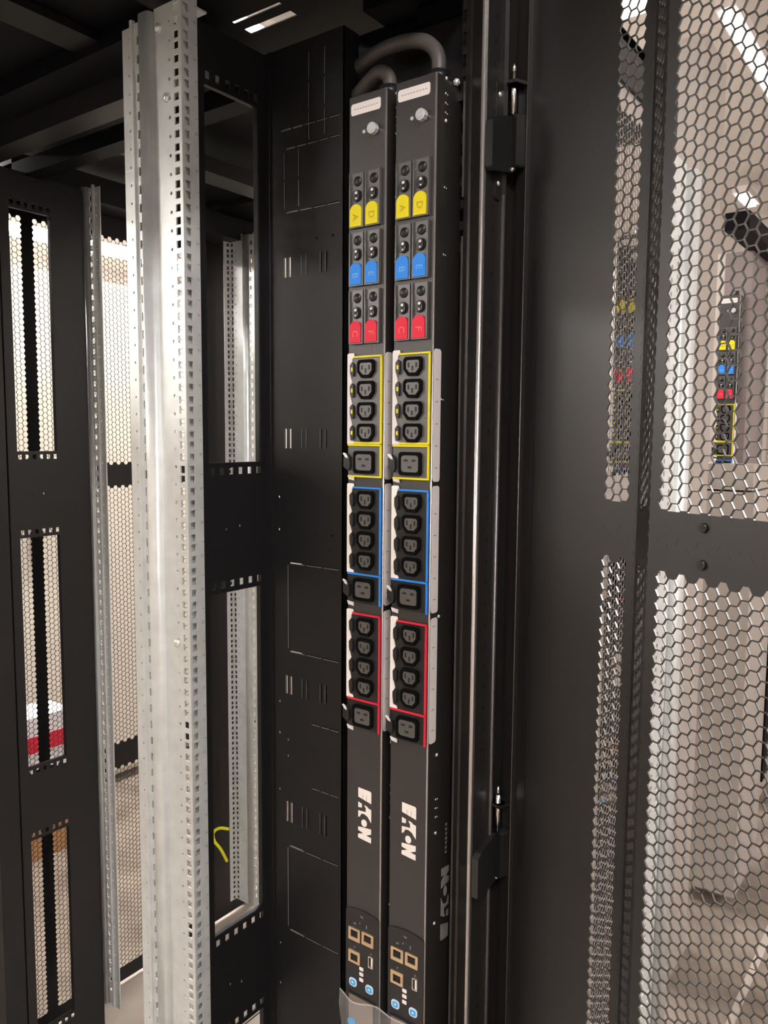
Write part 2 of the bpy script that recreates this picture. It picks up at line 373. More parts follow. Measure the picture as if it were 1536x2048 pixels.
b = MB(); b.box((-1.60, .81, .02), (-.46, .84, .07)); b.build('bottom_rail', M['black'], fr1)
# rear corner post, a folded section
def post_section():
    b = MB()
    S = [(-.530, .886), (-.5255, .866), (-.516, .866), (-.499, .832), (-.492, .829), (-.4885, .829), (-.4600, .801), (-.4560, .7935), (-.4505, .7905), (-.4482, .7925), (-.4478, .8190), (-.4465, .8270), (-.4440, .8320), (-.4480, .8420), (-.4480, .886)]
    fr = Fr((0, 0, 0), (1, 0, 0), (0, 1, 0), (0, 0, 1))
    b.prism(S, fr, .02, 1.99)
    return b
post = post_section().build('corner_post', M['blackpost'], fr1)
b = MB()
z = .1
while z < 1.9:
    b.cyl((-.4476, .8100, z), (-.4474, .8100, z), .0030, 10); z += .025
b.build('slot_holes', M['dark'], post)
b = MB(); z = .06
while z < 1.62:
    b.box((-.521, .8635, z), (-.517, .8660, z+.003)); z += .025
b.build('notches', M['blackpost'], post)
b = MB()
for k in range(12): b.box((-.5135, .8480-.0, 1.64+k*.025), (-.5065, .8555, 1.65+k*.025))
b.build('slot_holes', M['dark'], post)
b = MB(); b.box((-.5055, .838, .05), (-.500, .845, 1.655)); b.box((-.5055, .838, 1.70), (-.500, .845, 1.83)); b.build('edge_glint_strip', M['glintd'], post)  # added strip standing in for the highlight on this post fold
b = MB(); b.cyl((-.4522, .7918, .03), (-.4522, .7918, 1.985), .0026, 12); b.build('edge_glint', M['trim'], post, label='added bead imitating the highlight on the rounded post edge')  # added bead drawn as the bright highlight of the rounded edge
b = MB(); b.cyl((-.4455, .8285, .03), (-.4455, .8285, 1.69), .0022, 12); b.build('edge_glint', M['glintd'], post)  # added bead for the fainter highlight on the rear fold
b = MB(); b.box((-.520, .850, 1.815), (-.494, .862, 1.845)); b.build('latch_block', M['hinge'], post)
b = MB(); b.cyl((-.5195, .846, 1.8345), (-.5155, .839, 1.8325), .0040, 6); b.dome((-.5155, .839, 1.8325), (.5, -.8, -.2), .0034, .002, 10); b.build('bolt', M['zinc'], post)
rel(fr1)

fr2 = thing('rack_frame', 'black steel frame and roof of the second rack behind the nearest one', 'rack', loc=(-1.05, 1.3, 0))
b = MB(); b.plate(ft, -1.70, -.44, .876, 1.43, .0015, [(-1.4964, .889, .03, .012, 'o'), (-1.325, .889, .022, .010, 'o')]); b.build('roof_panel', M['roof'], fr2)
b = MB(); b.box((-1.70, 1.43, 1.985), (-1.2, 1.68, 2.0)); b.build('roof_panel', M['roof'], fr2)
b = MB(); b.box((-1.64, .90, 1.93), (-.5, .94, 1.96)); b.build('side_beam', M['roof'], fr2)
b = MB(); b.box((-1.64, 1.60, 1.90), (-.9, 1.64, 1.96)); b.build('side_beam', M['black'], fr2)
b = MB(); b.box((-1.685, .90, 1.93), (-1.60, 1.64, 1.985)); b.build('cross_beam', M['black'], fr2)
b = MB(); b.box((-1.3, .94, 1.93), (-1.24, 1.60, 1.96)); b.build('cross_beam', M['black'], fr2)
b = MB(); b.box((-.62, .905, 1.93), (-.44, 1.43, 1.985)); b.build('rear_beam', M['black'], fr2)
rel(fr2)

# ------------------------------------------------------------------ mounting rails
def rail(xf, sx, yw, sy, flange_w, label, group, detail=True, ztop=None, zbot=None, name='mounting_rail', m=None, bolts=()):
    """xf: x of the flange face; sx: direction the web runs; yw: web plane; sy: direction the flange runs"""
    m = m or M['galv']; ztop = ztop or Z0+11*U+.002; zbot = zbot or Z0-31*U
    t = thing(name, label, 'rail', group, (xf+sx*.06, yw, zbot))
    n = Fr((xf, yw, 0), (sx, 0, 0), (0, 0, 1), (0, -sy, 0))
    uz = []
    k = -31
    while Z0+k*U < ztop-.02:
        uz += [Z0+k*U+.0064, Z0+k*U+.0222, Z0+k*U+.0381]; k += 1
    dz = [1.4452+.02290*k for k in range(-60, 22) if zbot+.02 < 1.4452+.0229*k < ztop-.015]
    sq = [1.4341+.02312*k for k in range(-60, 22) if zbot+.02 < 1.4341+.02312*k < ztop-.02]
    # web next to the flange: square U holes and small round holes
    b = MB(); b.plate(n, .0005, .0500, zbot, ztop-.0, .002, [(.0095, z, .0088, .0094, 'r') for z in uz] + [(.0225, z, .0040, .0046, 'o') for z in dz]); b.build('web', m, t)
    # rounded fold standing proud
    b = MB(); pts = [(.0495, 0), (.0505, .0060), (.0525, .0085), (.056, .0095), (.060, .0100), (.066, .0100), (.070, .0092), (.073, .0070), (.0745, .0035), (.075, -.002), (.0495, -.002)]
    base = Fr((xf, yw, 0), (sx, 0, 0), (0, -sy, 0), (0, 0, 1)); b.prism(pts, base, zbot, ztop-.004, smooth=True); b.build('rounded_fold', m, t)
    # second web: large square holes with small round holes between
    b = MB(); b.plate(n, .0750, .0905, zbot, ztop-.006, .002, [(.0815, z, .0090, .0110, 'r') for z in sq] + [(.0815, z+.01156, .0022, .0030, 'o') for z in sq]); b.build('slotted_strip', m, t)
    b = MB(); b.box((.0905, zbot, -.002), (.0955, ztop-.002, .0035), n); b.build('rib', m, t)
    b = MB(); b.plate(n.at(0, 0, .0), .0955, .1150, zbot, ztop-.008, .002, [(.1020, z, .0030, .0038, 'o') for z in dz]); b.build('edge_lip', m, t)
    # mounting flange with the square cage nut holes
    f = Fr((xf, yw, 0), (0, sy, 0), (0, 0, 1), (-sx, 0, 0))
    b = MB(); b.plate(f, .0003, flange_w, zbot, ztop+.02, .002, [(.0085, z, .0082, .0092, 'r') for z in uz]); fl = b.build('mounting_flange', m, t)
    if detail:
        b = MB(); b.box((.0024, zbot, -.007), (flange_w-.001, ztop, -.0060), f); b.build('backing_strip', m, t)
        b = MB()
        for k in range(-31, 12):
            z = Z0+k*U; b.box((flange_w-.0048, z-.0003, 0), (flange_w-.0008, z+.0003, .0002), f)
        b.build('unit_marks', M['tick'], fl)
        for k in range(-30, 12):
            tb = text_mb(str(k+31), Fr(f(flange_w-.0042, Z0+k*U-.0190, 0), f.u, f.v, f.n), .0052); 
            if k % 1 == 0: tb.build('unit_number', M['tick'], fl)
    for (bu, bz) in bolts:
        b = MB(); b.dome(n(bu, bz, .0005), n.n, .0050, .0030); b.cyl(n(bu, bz, 0), n(bu, bz, .0012), .0062, 14); b.build('bolt', M['zinc'], t)
    rel(t); return t
near = rail(-.8104, -1, .677, 1, .0262, 'tall near galvanised rail with square holes and a bright rounded fold, left of centre', 'galvanised mounting rails', bolts=((.043, 1.9229), (.029, 1.8367), (.026, 1.143)))
rail(-1.640, 1, 1.05, 1, .024, 'narrow dull galvanised rail farther back, between the slotted panel and the near rail', 'galvanised mounting rails', detail=False)
rail(-1.645, 1, 1.53, -1, .024, 'brightly lit galvanised rail seen through the tall windows of the black baffle', 'galvanised mounting rails', detail=False)
b = MB()
# top angle bracket of the near rail
tb = thing('rail_bracket', 'small galvanised angle bracket on top of the near rail', 'bracket', loc=(-.84, .68, 1.94))
b.box((-.862, .678, 1.936), (-.8115, .6805, 1.9475)); b.box((-.862, .6805, 1.945), (-.8115, .72, 1.9475)); b.build('angle', M['galv'], tb); rel(tb)

# ------------------------------------------------------------------ baffles with tall windows
def baffle(x, y0, y1, wy0, wy1, label, edge=True, wins=((1.381, 1.862), (.716, 1.203), (.12, .555))):
    t = thing('cable_baffle', label, 'panel', 'black baffles with tall windows', (x, (y0+y1)/2, 0))
    f = Fr((x, 0, 0), (0, 1, 0), (0, 0, 1), (1, 0, 0)); holes = []
    for a, c in wins:
        holes.append(((wy0+wy1)/2, (a+c)/2, wy1-wy0, c-a, 'r'))
        for k in range(6):
            yy = wy0+.006+k*(wy1-wy0-.010)/5.0
            for zz in (a-.0115, c+.0115): holes.append((yy, zz, .0078, .0095, 'r'))
    for yy, zz in ((wy0+.055, 1.293), (wy0+.030, 1.290), (wy0+.050, .622), (wy0+.028, .63)): holes.append((yy, zz, .0034, .0042, 'o'))
    b = MB(); b.plate(f, y0, y1, .03, 1.935, .0018, holes); p = b.build('panel', M['black'], t)
    if edge:
        b = MB(); b.box((x-.012, y0-.0015, .03), (x, y0, 1.93)); b.box((x-.02, y1-.0, .03), (x+.0005, y1+.0018, 1.93)); b.build('folded_edge', M['black'], t)
    # thin in-turned window lips
    b = MB()
    for a, c in wins:
        b.box((x-.010, wy0-.0010, a), (x-.0005, wy0, c)); b.box((x-.010, wy1, a), (x-.0005, wy1+.001, c)); b.box((x-.008, wy0, c), (x-.0005, wy1, c+.001)); b.box((x-.008, wy0, a-.001), (x-.0005, wy1, a))
    b.build('window_lip', M['black'], p)
    rel(t); return t
baffle(-.815, .7040, .8255, .7170, .8125, 'black baffle panel with tall windows, right beside the near galvanised rail')
baffle(-1.56, .850, 1.030, .8680, .9555, 'black baffle panel at the far left, lit mesh door showing through its windows')
# ------------------------------------------------------------------ knock-out side panel
K = .825
t = thing('knockout_panel', 'black knock-out side panel with slits and slot pairs, left of the power strips', 'panel', loc=(-.74, K, 0))
f = Fr((0, K, 0), (1, 0, 0), (0, 0, 1), (0, -1, 0)); hs = []
def vs(x, a, c, w=.0016, gaps=1):
    n = gaps+1; L = (c-a)
    for i in range(n): hs.append((x, a+L*(i+.5)/n, w, L/n-.004, 'r'))
def hsl(z, a, c, w=.0014, gaps=2):
    n = gaps+1; L = (c-a)
    for i in range(n): hs.append((a+L*(i+.5)/n, z, L/n-.0035, w, 'r'))
vs(-.7328, 1.806, 1.92, gaps=2); vs(-.7055, 1.807, 1.92, gaps=2)
hsl(1.8290, -.786, -.679, gaps=4); hsl(1.8038, -.7765, -.679, .0012, gaps=4)
vs(-.7775, 1.7235, 1.801); vs(-.7512, 1.7235, 1.801); hsl(1.7205, -.7765, -.679, .0014, gaps=3)
for z0, z1 in ((1.634, 1.6605), (1.4005, 1.4275), (1.0470, 1.0740), (.8547, .8854)):
    for x in (-.7775, -.7690, -.7462, -.7375, -.7125, -.7035): hs.append((x, (z0+z1)/2, .0030, z1-z0, 'r'))
vs(-.7735, 1.1125, 1.2375, .0010, gaps=0); hsl(1.2388, -.7725, -.679); hsl(1.1110, -.7725, -.679)
hsl(1.0128, -.731, -.679); hsl(.9190, -.731, -.679)
vs(-.7755, .691, .817, .0010, gaps=0); hsl(.8192, -.7745, -.679); hsl(.6890, -.7745, -.679)
for x, z in ((-.7202, 1.6793), (-.6921, 1.6791), (-.7911, 1.3315), (-.7914, 1.2851), (-.7186, 1.2836), (-.6922, 1.2833), (-.792, 1.0329), (-.7923, .9857), (-.7760, .9786), (-.7761, .9545), (-.7928, .90), (-.7933, .5958), (-.793, .66)): hs.append((x, z, .0032, .0038, 'o'))
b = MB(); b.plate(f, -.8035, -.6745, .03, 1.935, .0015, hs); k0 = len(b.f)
for cu, cv, w, h, k in hs:  # thin pale strips imitate the highlight on each slit edge
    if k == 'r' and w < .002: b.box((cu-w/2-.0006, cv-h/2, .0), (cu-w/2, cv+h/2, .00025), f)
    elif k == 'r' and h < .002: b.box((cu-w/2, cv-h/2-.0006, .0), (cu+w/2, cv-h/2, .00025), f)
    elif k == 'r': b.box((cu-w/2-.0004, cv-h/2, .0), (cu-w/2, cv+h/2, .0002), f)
b.mi = set(range(k0, len(b.f))); b.build('sheet', M['black'], t, m2=M['slit_glint'])
b = MB(); b.box((-.6760, K, .03), (-.6745, K+.030, 1.935)); b.build('folded_edge', M['black'], t)
b = MB(); b.box((-.8150, K-.0006, .03), (-.8035, K+.010, 1.935)); b.box((-.8045, K-.0030, .03), (-.8030, K+.001, 1.935)); b.build('corner_fold', M['black'], t)
rel(t)
t = thing('mounting_plate', 'black slotted back plate behind the two power strips', 'panel', loc=(-.6, .88, 0))
f = Fr((0, .882, 0), (1, 0, 0), (0, 0, 1), (0, -1, 0)); hs = []
for x in (-.7106, -.6805): hs.append((x, 1.90, .0011, .05, 'r'))
for z in (1.829, 1.8048, 1.7228, 1.24, 1.111, 1.013, .919, .819, .689): hs.append((-.7145, z, .010, .0014, 'r'))
for z0, z1 in ((1.634, 1.6605), (1.4005, 1.4275), (1.0470, 1.0740), (.8547, .8854)): hs.append((-.7135, (z0+z1)/2, .0045, z1-z0, 'r'))
b = MB(); b.plate(f, -.80, -.5255, .03, 1.93, .0015, hs); b.build('sheet', M['black'], t); rel(t)

# ------------------------------------------------------------------ power strips
DX = .0705
def pdu(x0, label, yf=.80, lean=True, full=True):
    """x0: left edge of the front face"""
    X1 = .0575; t = thing('power_strip', label, 'power strip', 'power strips', (x0+X1/2, yf+.03, .10))
    f = Fr((x0, yf, 0), (1, 0, 0), (0, 0, 1), (0, -1, 0))
    P = {}
    b = MB(); sec = [(0, .0015), (.0015, 0), (X1-.0018, 0), (X1-.0006, .0008), (X1, .0022), (X1, .018), (X1-.0012, .019), (X1-.0012, .058), (0, .058)]
    b.prism(sec, Fr((x0, yf, 0), (1, 0, 0), (0, 1, 0), (0, 0, 1)), .10, 1.831)
    body = b.build('housing', M['pdu'], t)
    b = MB(); b.cyl(f(X1-.0009, .102, -.0009), f(X1-.0009, 1.830, -.0009), .0013, 10); b.build('edge_glint', M['trim'], body, label='added bead imitating the highlight along the front edge')  # added bead, stands for the highlight on the housing edge
    # top label plate and screws
    b = MB(); cp = [(.0040, .0030), (.0055, .0), (.0470, .0), (.0490, .0025), (.0490, .0115), (.0475, .0135), (.0060, .0135), (.0040, .011)]
    b.prism([(a+.0, c+1.8087) for a, c in cp], f, 0, .0006); lp = b.build('label_plate', M['white'], t, label='white blank label plate at the top')
    b = MB(); random.seed(3)
    for k in range(9): b.box((.009+k*.0042, 1.8150, .0006), (.0115+k*.0042, 1.8160, .0007), f)
    b.build('print_marks', M['greyp'], lp)
    b = MB(); sx, sz = .0402, 1.7862
    pts = [(sx+.0068*math.cos(2*math.pi*i/22)*(1 if i % 2 else .93), sz+.0068*math.sin(2*math.pi*i/22)*(1 if i % 2 else .93)) for i in range(22)]
    b.prism(pts, f, .001, .0075); b.cyl(f(sx, sz, .0075), f(sx, sz, .0085), .0045, 14); b.cyl(f(sx, sz, 0), f(sx, sz, .001), .0035, 12); b.build('thumb_screw', M['zinc'], t, label='knurled bright zinc thumb screw')
    b = MB(); b.cyl(f(.0243, 1.7868, 0), f(.0243, 1.7868, .0012), .0022, 12); b.build('screw', M['zinc'], t)
    # circuit breakers: six modules in two columns
    cols = ((.0040, .0262), (.0285, .0508))
    rows = ((1.6738, 1.7393, 'yellow', 'AD', 'yellowd'), (1.6037, 1.6685, 'blue', 'BE', 'bluel'), (1.5328, 1.5985, 'red', 'CF', 'redl'))
    for (z0, z1, cn, letters, lm) in rows:
        for ci, (u0, u1) in enumerate(cols):
            w = u1-u0; uc = (u0+u1)/2-.0004
            b = MB()
            # housing with raised rims that flare at the top
            b.box((u0, z0, 0), (u1, z1, .0012), f)
            for sgn, ue in ((1, u0), (-1, u1)):
                prof = [(ue, z0), (ue+sgn*.0017, z0), (ue+sgn*.0017, z1-.016), (ue+sgn*.0010, z1-.010), (ue+sgn*.0014, z1-.004), (ue+sgn*.0012, z1), (ue, z1)]
                if sgn < 0: prof = prof[::-1]
                b.prism(prof, f, .0012, .0042)
            b.box((u0+.0017, z0, .0012), (u1-.0017, z0+.0012, .0042), f)
            b.prism([(u0+.001, z1-.0120), (u1-.001, z1-.0120), (u1-.001, z1), (u0+.001, z1)], f, .0012, .0016)
            br = b.build('circuit_breaker', M['sock'], t)
            # thumb recess and rocker
            b = MB(); b.dome(f(uc+.001, z1-.0095, .0012), f.n, .0062, .0030, 16); b.build('recess_rim', M['plast'], br)
            b = MB(); b.cyl(f(uc, z0+.0385, .0012), f(uc, z0+.0385, .0024), .0074, 20); b.build('rocker_well', M['dark'], br)
            b = MB(); zr = z0+.0385
            b.prism(rrect(uc, zr, .0100, .0125, .004), f, .0022, .0048); b.dome(f(uc+.0012, zr+.0022, .0046), f.n, .0030, .0018, 12); b.dome(f(uc+.0010, zr-.0036, .0044), f.n, .0022, .0014, 12); b.build('rocker', M['plast'], br)
            b = MB(); b.dome(f(uc+.0016, zr+.0026, .0060), f.n, .0020, .0008, 10); b.dome(f(uc+.0012, zr-.0038, .0054), f.n, .0013, .0006, 10); b.build('indicator', M['white'], br)
            # coloured arched cover with its letter
            r = (w-.0046)/2; zc = z0+.0285-r
            arch = [(uc-r, z0+.0015), (uc+r, z0+.0015)] + [(uc+r*math.cos(math.radians(a)), zc+r*.95*math.sin(math.radians(a))) for a in range(0, 181, 15)]
            b = MB(); b.prism(arch, f, .0012, .0050); cv = b.build('cover', M[cn], br, label='%s arched breaker cover' % cn)
            fl = Fr(f(uc, z0+.0125, .0050), f.v*-1, f.u, f.n)
            text_mb(letters[ci], fl, .0125, .0003).build('letter', M[lm], cv)
    # three outlet groups
    groups = (('yellow', 1.5180, 1.4082, 1.3665, (1.5018, 1.4756, 1.4492, 1.4227), 1.3855), ('blue', 1.3545, 1.2433, 1.2041, (1.3380, 1.3122, 1.2862, 1.2598), 1.2226), ('red', 1.1915, 1.0779, 1.0382, (1.1743, 1.1478, 1.1213, 1.0945), 1.0560))
    for (cn, zt, zm, zb, zz, z19) in groups:
        cm = M[cn]
        b = MB(); b.prism(rrect(.0280, (zt+zm)/2, .0530, zt-zm, .002), f, 0, .0010); b.prism(rrect(.0280, (zm+zb)/2-.001, .0530, zm-zb-.0035, .002), f, 0, .0010); grp = b.build('outlet_bank', M['sock'] if cn == 'yellow' else M['plast'], t)  # yellow bank in lighter grey: sheen on the upper outlets put into colour
        # coloured outline
        b = MB(); w = .0022
        b.box((.0105, zt-w, .001), (.0553, zt, .0030), f); b.box((.0530, zm+.0008, .001), (.0553, zt-.0006, .0030), f)
        b.box((.0020, zm-w, .001), (.0545, zm, .0030), f); b.box((.0530, zb, .001), (.0553, zm-.0004, .0030), f)
        if cn == 'yellow': b.box((.0115, zm+.0004, .001), (.0530, zm+.0030, .0028), f); b.box((.0030, zb, .001), (.0530, zb+w, .0028), f)
        b.build('colour_outline', cm, grp, label='%s outline round a bank of outlets' % cn)
        # white comb strip on the left
        b = MB(); comb = [(.0008, zm+.0002), (.0008, zt+.0025), (.0028, zt+.0038), (.0105, zt+.0038), (.0115, zt+.0020), (.0115, zt-.0015), (.0085, zt-.0035)]
        for zc_ in zz:
            comb += [(.0082, zc_+.0095), (.0070, zc_+.0065), (.0048, zc_+.0045), (.0046, zc_-.0040), (.0060, zc_-.0070)]
        comb += [(.0050, zm+.0070), (.0062, zm+.0045), (.0105, zm+.0035), (.0118, zm+.0015), (.0116, zm+.0002)]
        b.prism(comb, f, .0010, .0022); b.build('white_strip', M['print'] if cn != 'yellow' else M['white'], grp)
        b = MB(); b.prism([(.0030, zb-.0030), (.0118, zb-.0045), (.0118, zb+.0002), (.0012, zb+.0018)], f, .0006, .0020)
        b.build('white_tab', M['white'], grp)
        for zc_ in zz:
            oc = MB(); w2, h2 = .0130, .0112; uc = .0310
            body_ = [(uc-w2, zc_+h2-.003), (uc-w2+.003, zc_+h2), (uc+w2-.003, zc_+h2), (uc+w2, zc_+h2-.003), (uc+w2, zc_-h2+.008), (uc+w2-.0065, zc_-h2), (uc-w2+.0065, zc_-h2), (uc-w2, zc_-h2+.008)]
            inn = [(uc+(a-uc)*.74, zc_+(c-zc_)*.67) for a, c in body_]
            oc.ring(body_, inn, f, .001, .0046); o = oc.build('power_outlet', M['ring'], t)
            cf = MB(); face = [(uc+(a-uc)*.72, zc_+(c-zc_)*.65) for a, c in body_]; cf.prism(face, f, .0012, .0040); fc = cf.build('face', M['sock'], o)
            b = MB()
            for du, dv in ((-.0056, .0016), (.0056, .0016), (0, -.0026)): b.box((uc+du-.0011, zc_+dv-.0028, .0040), (uc+du+.0011, zc_+dv+.0028, .0042), f)
            b.build('pin_slots', M['dark'], o)
            # latch button beside it
            b = MB(); b.prism([(.0072, zc_-.0070), (.0110, zc_-.0090), (.0122, zc_-.0040), (.0120, zc_+.0060), (.0090, zc_+.0085), (.0062, zc_+.0050)], f, .001, .0042); b.build('latch', M['plast'], o)
            if cn == 'yellow':
                b = MB(); b.box((.0082, zc_-.0028, .0042), (.0108, zc_+.0022, .0045), f); b.build('latch_mark', M['yellow'], o)
        oc = MB(); uc = .0283; outer = rrect(uc, z19, .0320, .0285, .004); inner = rrect(uc, z19, .0256, .0208, .004)
        oc.ring(outer, inner, f, .001, .0046); o = oc.build('power_outlet', M['ring'], t, label='larger square outlet')
        b = MB(); b.prism(rrect(uc, z19, .0250, .0202, .0040), f, .0012, .0040); b.build('face', M['sock'], o)
        b = MB()
        for du, dv in ((-.0058, .0040), (.0058, .0040), (0, -.0042)): b.box((uc+du-.0027, z19+dv-.0013, .0040), (uc+du+.0027, z19+dv+.0013, .0042), f)
        b.build('pin_slots', M['dark'], o)
        b = MB(); b.prism([(-.0025, z19-.0060), (.0050, z19-.0110), (.0080, z19-.006), (.0070, z19+.0060), (.0020, z19+.0105), (-.0025, z19+.006)], f, .001, .0058); b.build('latch', M['plast'], o)
        b = MB(); b.prism([(-.0032, z19+.0105), (.0008, z19+.0060), (.0045, z19+.0045), (.0042, z19+.0075), (.0015, z19+.0110), (-.002, z19+.0118)], f, .0058, .0064); b.build('latch_tip', M['white'], o)
    # white marking strips on the right flank
    fs = Fr((x0+X1, yf, 0), (0, 1, 0), (0, 0, 1), (1, 0, 0))
    for a, c in ((1.3646, 1.5216), (1.2046, 1.3595), (1.0403, 1.1983)):
        b = MB(); b.prism(rrect(.0095, (a+c)/2, .0150, c-a, .004), fs, 0, .0006); s_ = b.build('marking_strip', M['white'], t, label='long white marking strip on the flank')
        b = MB(); z = a+.016
        while z < c-.01: b.box((.006, z, .0006), (.0115, z+.0012, .0007), fs); z += .0262
        b.build('print_marks', M['greyp'], s_)
    b = MB()
    for z in (1.8140, 1.8034, 1.7928, 1.709, 1.6323, 1.4629, .9637, .952, .9404): b.cyl(fs(.0200, z, -.001), fs(.0200, z, .0003), .0011, 8); b.cyl(fs(.0240, z-.0005, -.001), fs(.0240, z-.0005, .0003), .0008, 8)
    for z in (1.7835, 1.8305, 1.1982, 1.0217, .9197, .7992): b.dome(fs(.0205, z, 0), fs.n, .0024, .0016, 10)
    b.build('rivets', M['zinc'], t)
    # logo on the front: reads downwards
    def logo(frl, L, wd, m, par, nm='logo'):
        s_ = L/620.0
        Pn = [[(0, 0), (8, .93), (22, 1), (152, 1), (112, 0)],
              [(172, 0), (186, .29), (230, .28), (237, 0)], [(190, .47), (200, .70), (216, .78), (216, .53)],
              [(277, 0), (268, .60), (222, .57), (212, .70), (222, 1), (378, 1), (352, .88), (318, .73), (298, .48), (303, .25), (345, .13), (357, 0)],
              [(409+44*math.cos(a*math.pi/8), .46+.215*math.sin(a*math.pi/8)) for a in range(16)],
              [(472, 0), (462, .5), (455, 1), (515, 1), (548, .62), (558, 1), (621, 1), (614, .5), (604, 0), (560, 0), (532, .42), (515, 0)]]
        b = MB()
        for p in Pn: b.prism([(a*s_, c*wd) for a, c in p], frl, 0, .00025)
        q = b.build(nm, m, par, label='white maker lettering, reads along the strip')
        b = MB()
        for v in (.36, .66): b.box((70*s_, v*wd-.00018, .00025), (132*s_, v*wd+.00018, .00032), frl)
        b.build('logo_slits', M['pdu'], q)
    logo(Fr(f(.0200, .9575, 0), f.v*-1, f.u, f.n), .0708, .0215, M['print'], t)
    # small logo on the flank: reads upwards
    logo(Fr(fs(.0545, .7650, 0), fs.v, fs.u*-1, fs.n), .1000, .0190, M['greyp'], t, 'flank_logo')
    b = MB()
    for k in range(7): b.box((.0440, .882+k*.0062, 0), (.0480, .8855+k*.0062, .0002), fs)
    b.build('flank_print', M['tick'], t)
    # controller module
    b = MB(); b.prism([(.0010, .600), (.0565, .600), (.0565, .7838), (.0500, .7868), (.0290, .7895), (.0080, .7868), (.0010, .7838)], f, 0, .0015); mod = b.build('controller', M['plast'], t)
    ff = f.at(0, 0, .0015)
    def rj(u0, z0, up=True):
        b = MB(); b.ring(rrect(u0+.0100, z0+.0085, .0195, .0175, .0008, 2), rrect(u0+.0100, z0+.0095 if up else z0+.0078, .0120, .0100, .0005, 2), ff, 0, .0014); p = b.build('network_port', M['gold'], mod)
        b = MB(); b.box((u0+.0041, z0+(.0046 if up else .0029), 0), (u0+.0159, z0+(.0144 if up else .0127), .0002), ff); b.build('socket_floor', M['ring'], p)
        b = MB(); s2 = 1 if up else -1; cz = z0+(.0088 if up else .0085)
        b.prism([(u0+.0040, cz-.0045*s2), (u0+.0160, cz-.0045*s2), (u0+.0160, cz+.0030*s2), (u0+.0130, cz+.0030*s2), (u0+.0130, cz+.0055*s2), (u0+.0070, cz+.0055*s2), (u0+.0070, cz+.0030*s2), (u0+.0040, cz+.0030*s2)][::s2], ff, 0, .0003); b.build('opening', M['dark'], p)
    rj(.0060, .7430); rj(.0285, .7438); rj(.0060, .7110, False)
    b = MB(); b.ring(rrect(.0438, .7225, .0080, .0160, .001), rrect(.0438, .7225, .0055, .0135, .0008), ff, 0, .0012); up_ = b.build('usb_port', M['steel'], mod)
    b = MB(); b.box((.0443, .7165, 0), (.0462, .7285, .0009), ff); b.build('tongue', M['print'], up_)
    b = MB()
    for k, z in enumerate((.7065, .6990, .6910)): b.prism(rrect(.0277, z, .0068, .0050, .001, 2), ff, 0, .0003)
    b.build('white_bars', M['print'], mod)
    b = MB()
    for u0, z in ((.014, .7655), (.0165, .7660), (.0240, .7690), (.0355, .7665), (.0352, .7690), (.0260, .7790), (.0285, .7785), (.0155, .7322), (.0430, .7330)): b.box((u0, z, 0), (u0+.0014, z+.0024, .0002), ff)
    b.build('port_symbols', M['tick'], mod)
    for u0, z, dn in ((.0140, .6825, -1), (.0418, .6835, 1)):
        b = MB(); b.prism(rrect(u0, z, .0125, .0115, .0042), ff, 0, .0012); k_ = b.build('button', M['key'], mod)
        b = MB(); b.prism(rrect(u0, z, .0092, .0082, .0030), ff, .0012, .0014); b.build('button_face', M['keyblue'], k_)
        b = MB(); b.prism([(u0-.0022, z-.001*dn), (u0+.0022, z-.001*dn), (u0, z+.0018*dn)][::(1 if dn > 0 else -1)], ff, .0014, .0016); b.build('arrow', M['print'], k_)
    b = MB(); b.ring(rrect(.0275, .643, .046, .048, .003), rrect(.0275, .643, .042, .044, .002), ff, 0, .0016); b.build('screen_frame', M['plast'], mod)
    b = MB(); b.box((.0065, .621, 0), (.0485, .665, .0006), ff); b.build('screen', M['screen'], mod)
    b = MB(); b.prism(rrect(.0125, .6245, .0125, .0115, .0042), ff, .0006, .0020); b.build('button', M['keyblue'], mod)
    b = MB(); b.cyl(f(.040, 1.8305, -.030), f(.040, 1.845, -.030), .0125, 20); b.build('cable_gland', M['plast'], t)
    rel(t); return t
p1 = pdu(-.5755, 'right-hand black vertical power strip, its flank and white marking strips in view')
p2 = copy_thing(p1, (-DX, 0, 0), 'left-hand black vertical power strip beside the knock-out side panel')
p3 = copy_thing(p1, (-.0455, .85, 0), 'power strip in the second rack, blurred behind the narrow mesh strip of the door'); p3['group'] = 'power strips'
p4 = copy_thing(p1, (-.050, 1.70, 0), 'distant power strip seen through the main mesh of the open door')
# protective film and cables
t = thing('protective_film', 'clear plastic film peeling across the lower displays of both power strips', 'film', loc=(-.58, .78, .66))
b = MB(); N = 14
def fpt(i, j):
    a = i/N; x = -.652+a*.132; y = .7950-.005*math.sin(a*7)**2-.003*math.sin(j*1.5+a*5)
    return (x, y, .6665-.003*math.sin(a*9)-j*.018)
for i in range(N):
    for j in range(3): b.poly([fpt(i, j), fpt(i+1, j), fpt(i+1, j+1), fpt(i, j+1)], True)
b.build('sheet', M['film'], t)
b = MB(); b.tube([Vector(fpt(i, 0))+Vector((0, -.0008, .0004)) for i in range(N+1)], .0011, 6); b.build('curled_edge', M['film'], t); rel(t)
t = thing('power_cable', 'thick dark cable arching from the top of the right power strip', 'cable', 'power cables', loc=(-.556, .83, 1.84))
b = MB(); b.tube([(-.5355, .830, 1.842), (-.5365, .832, 1.860), (-.545, .834, 1.876), (-.562, .836, 1.889), (-.590, .838, 1.8965), (-.625, .843, 1.899), (-.660, .852, 1.897), (-.695, .858, 1.890), (-.75, .862, 1.875)], .0088); b.build('sheath', M['cable'], t); rel(t)
t = thing('power_cable', 'shorter thick cable bending left from the top of the left power strip', 'cable', 'power cables', loc=(-.62, .83, 1.84))
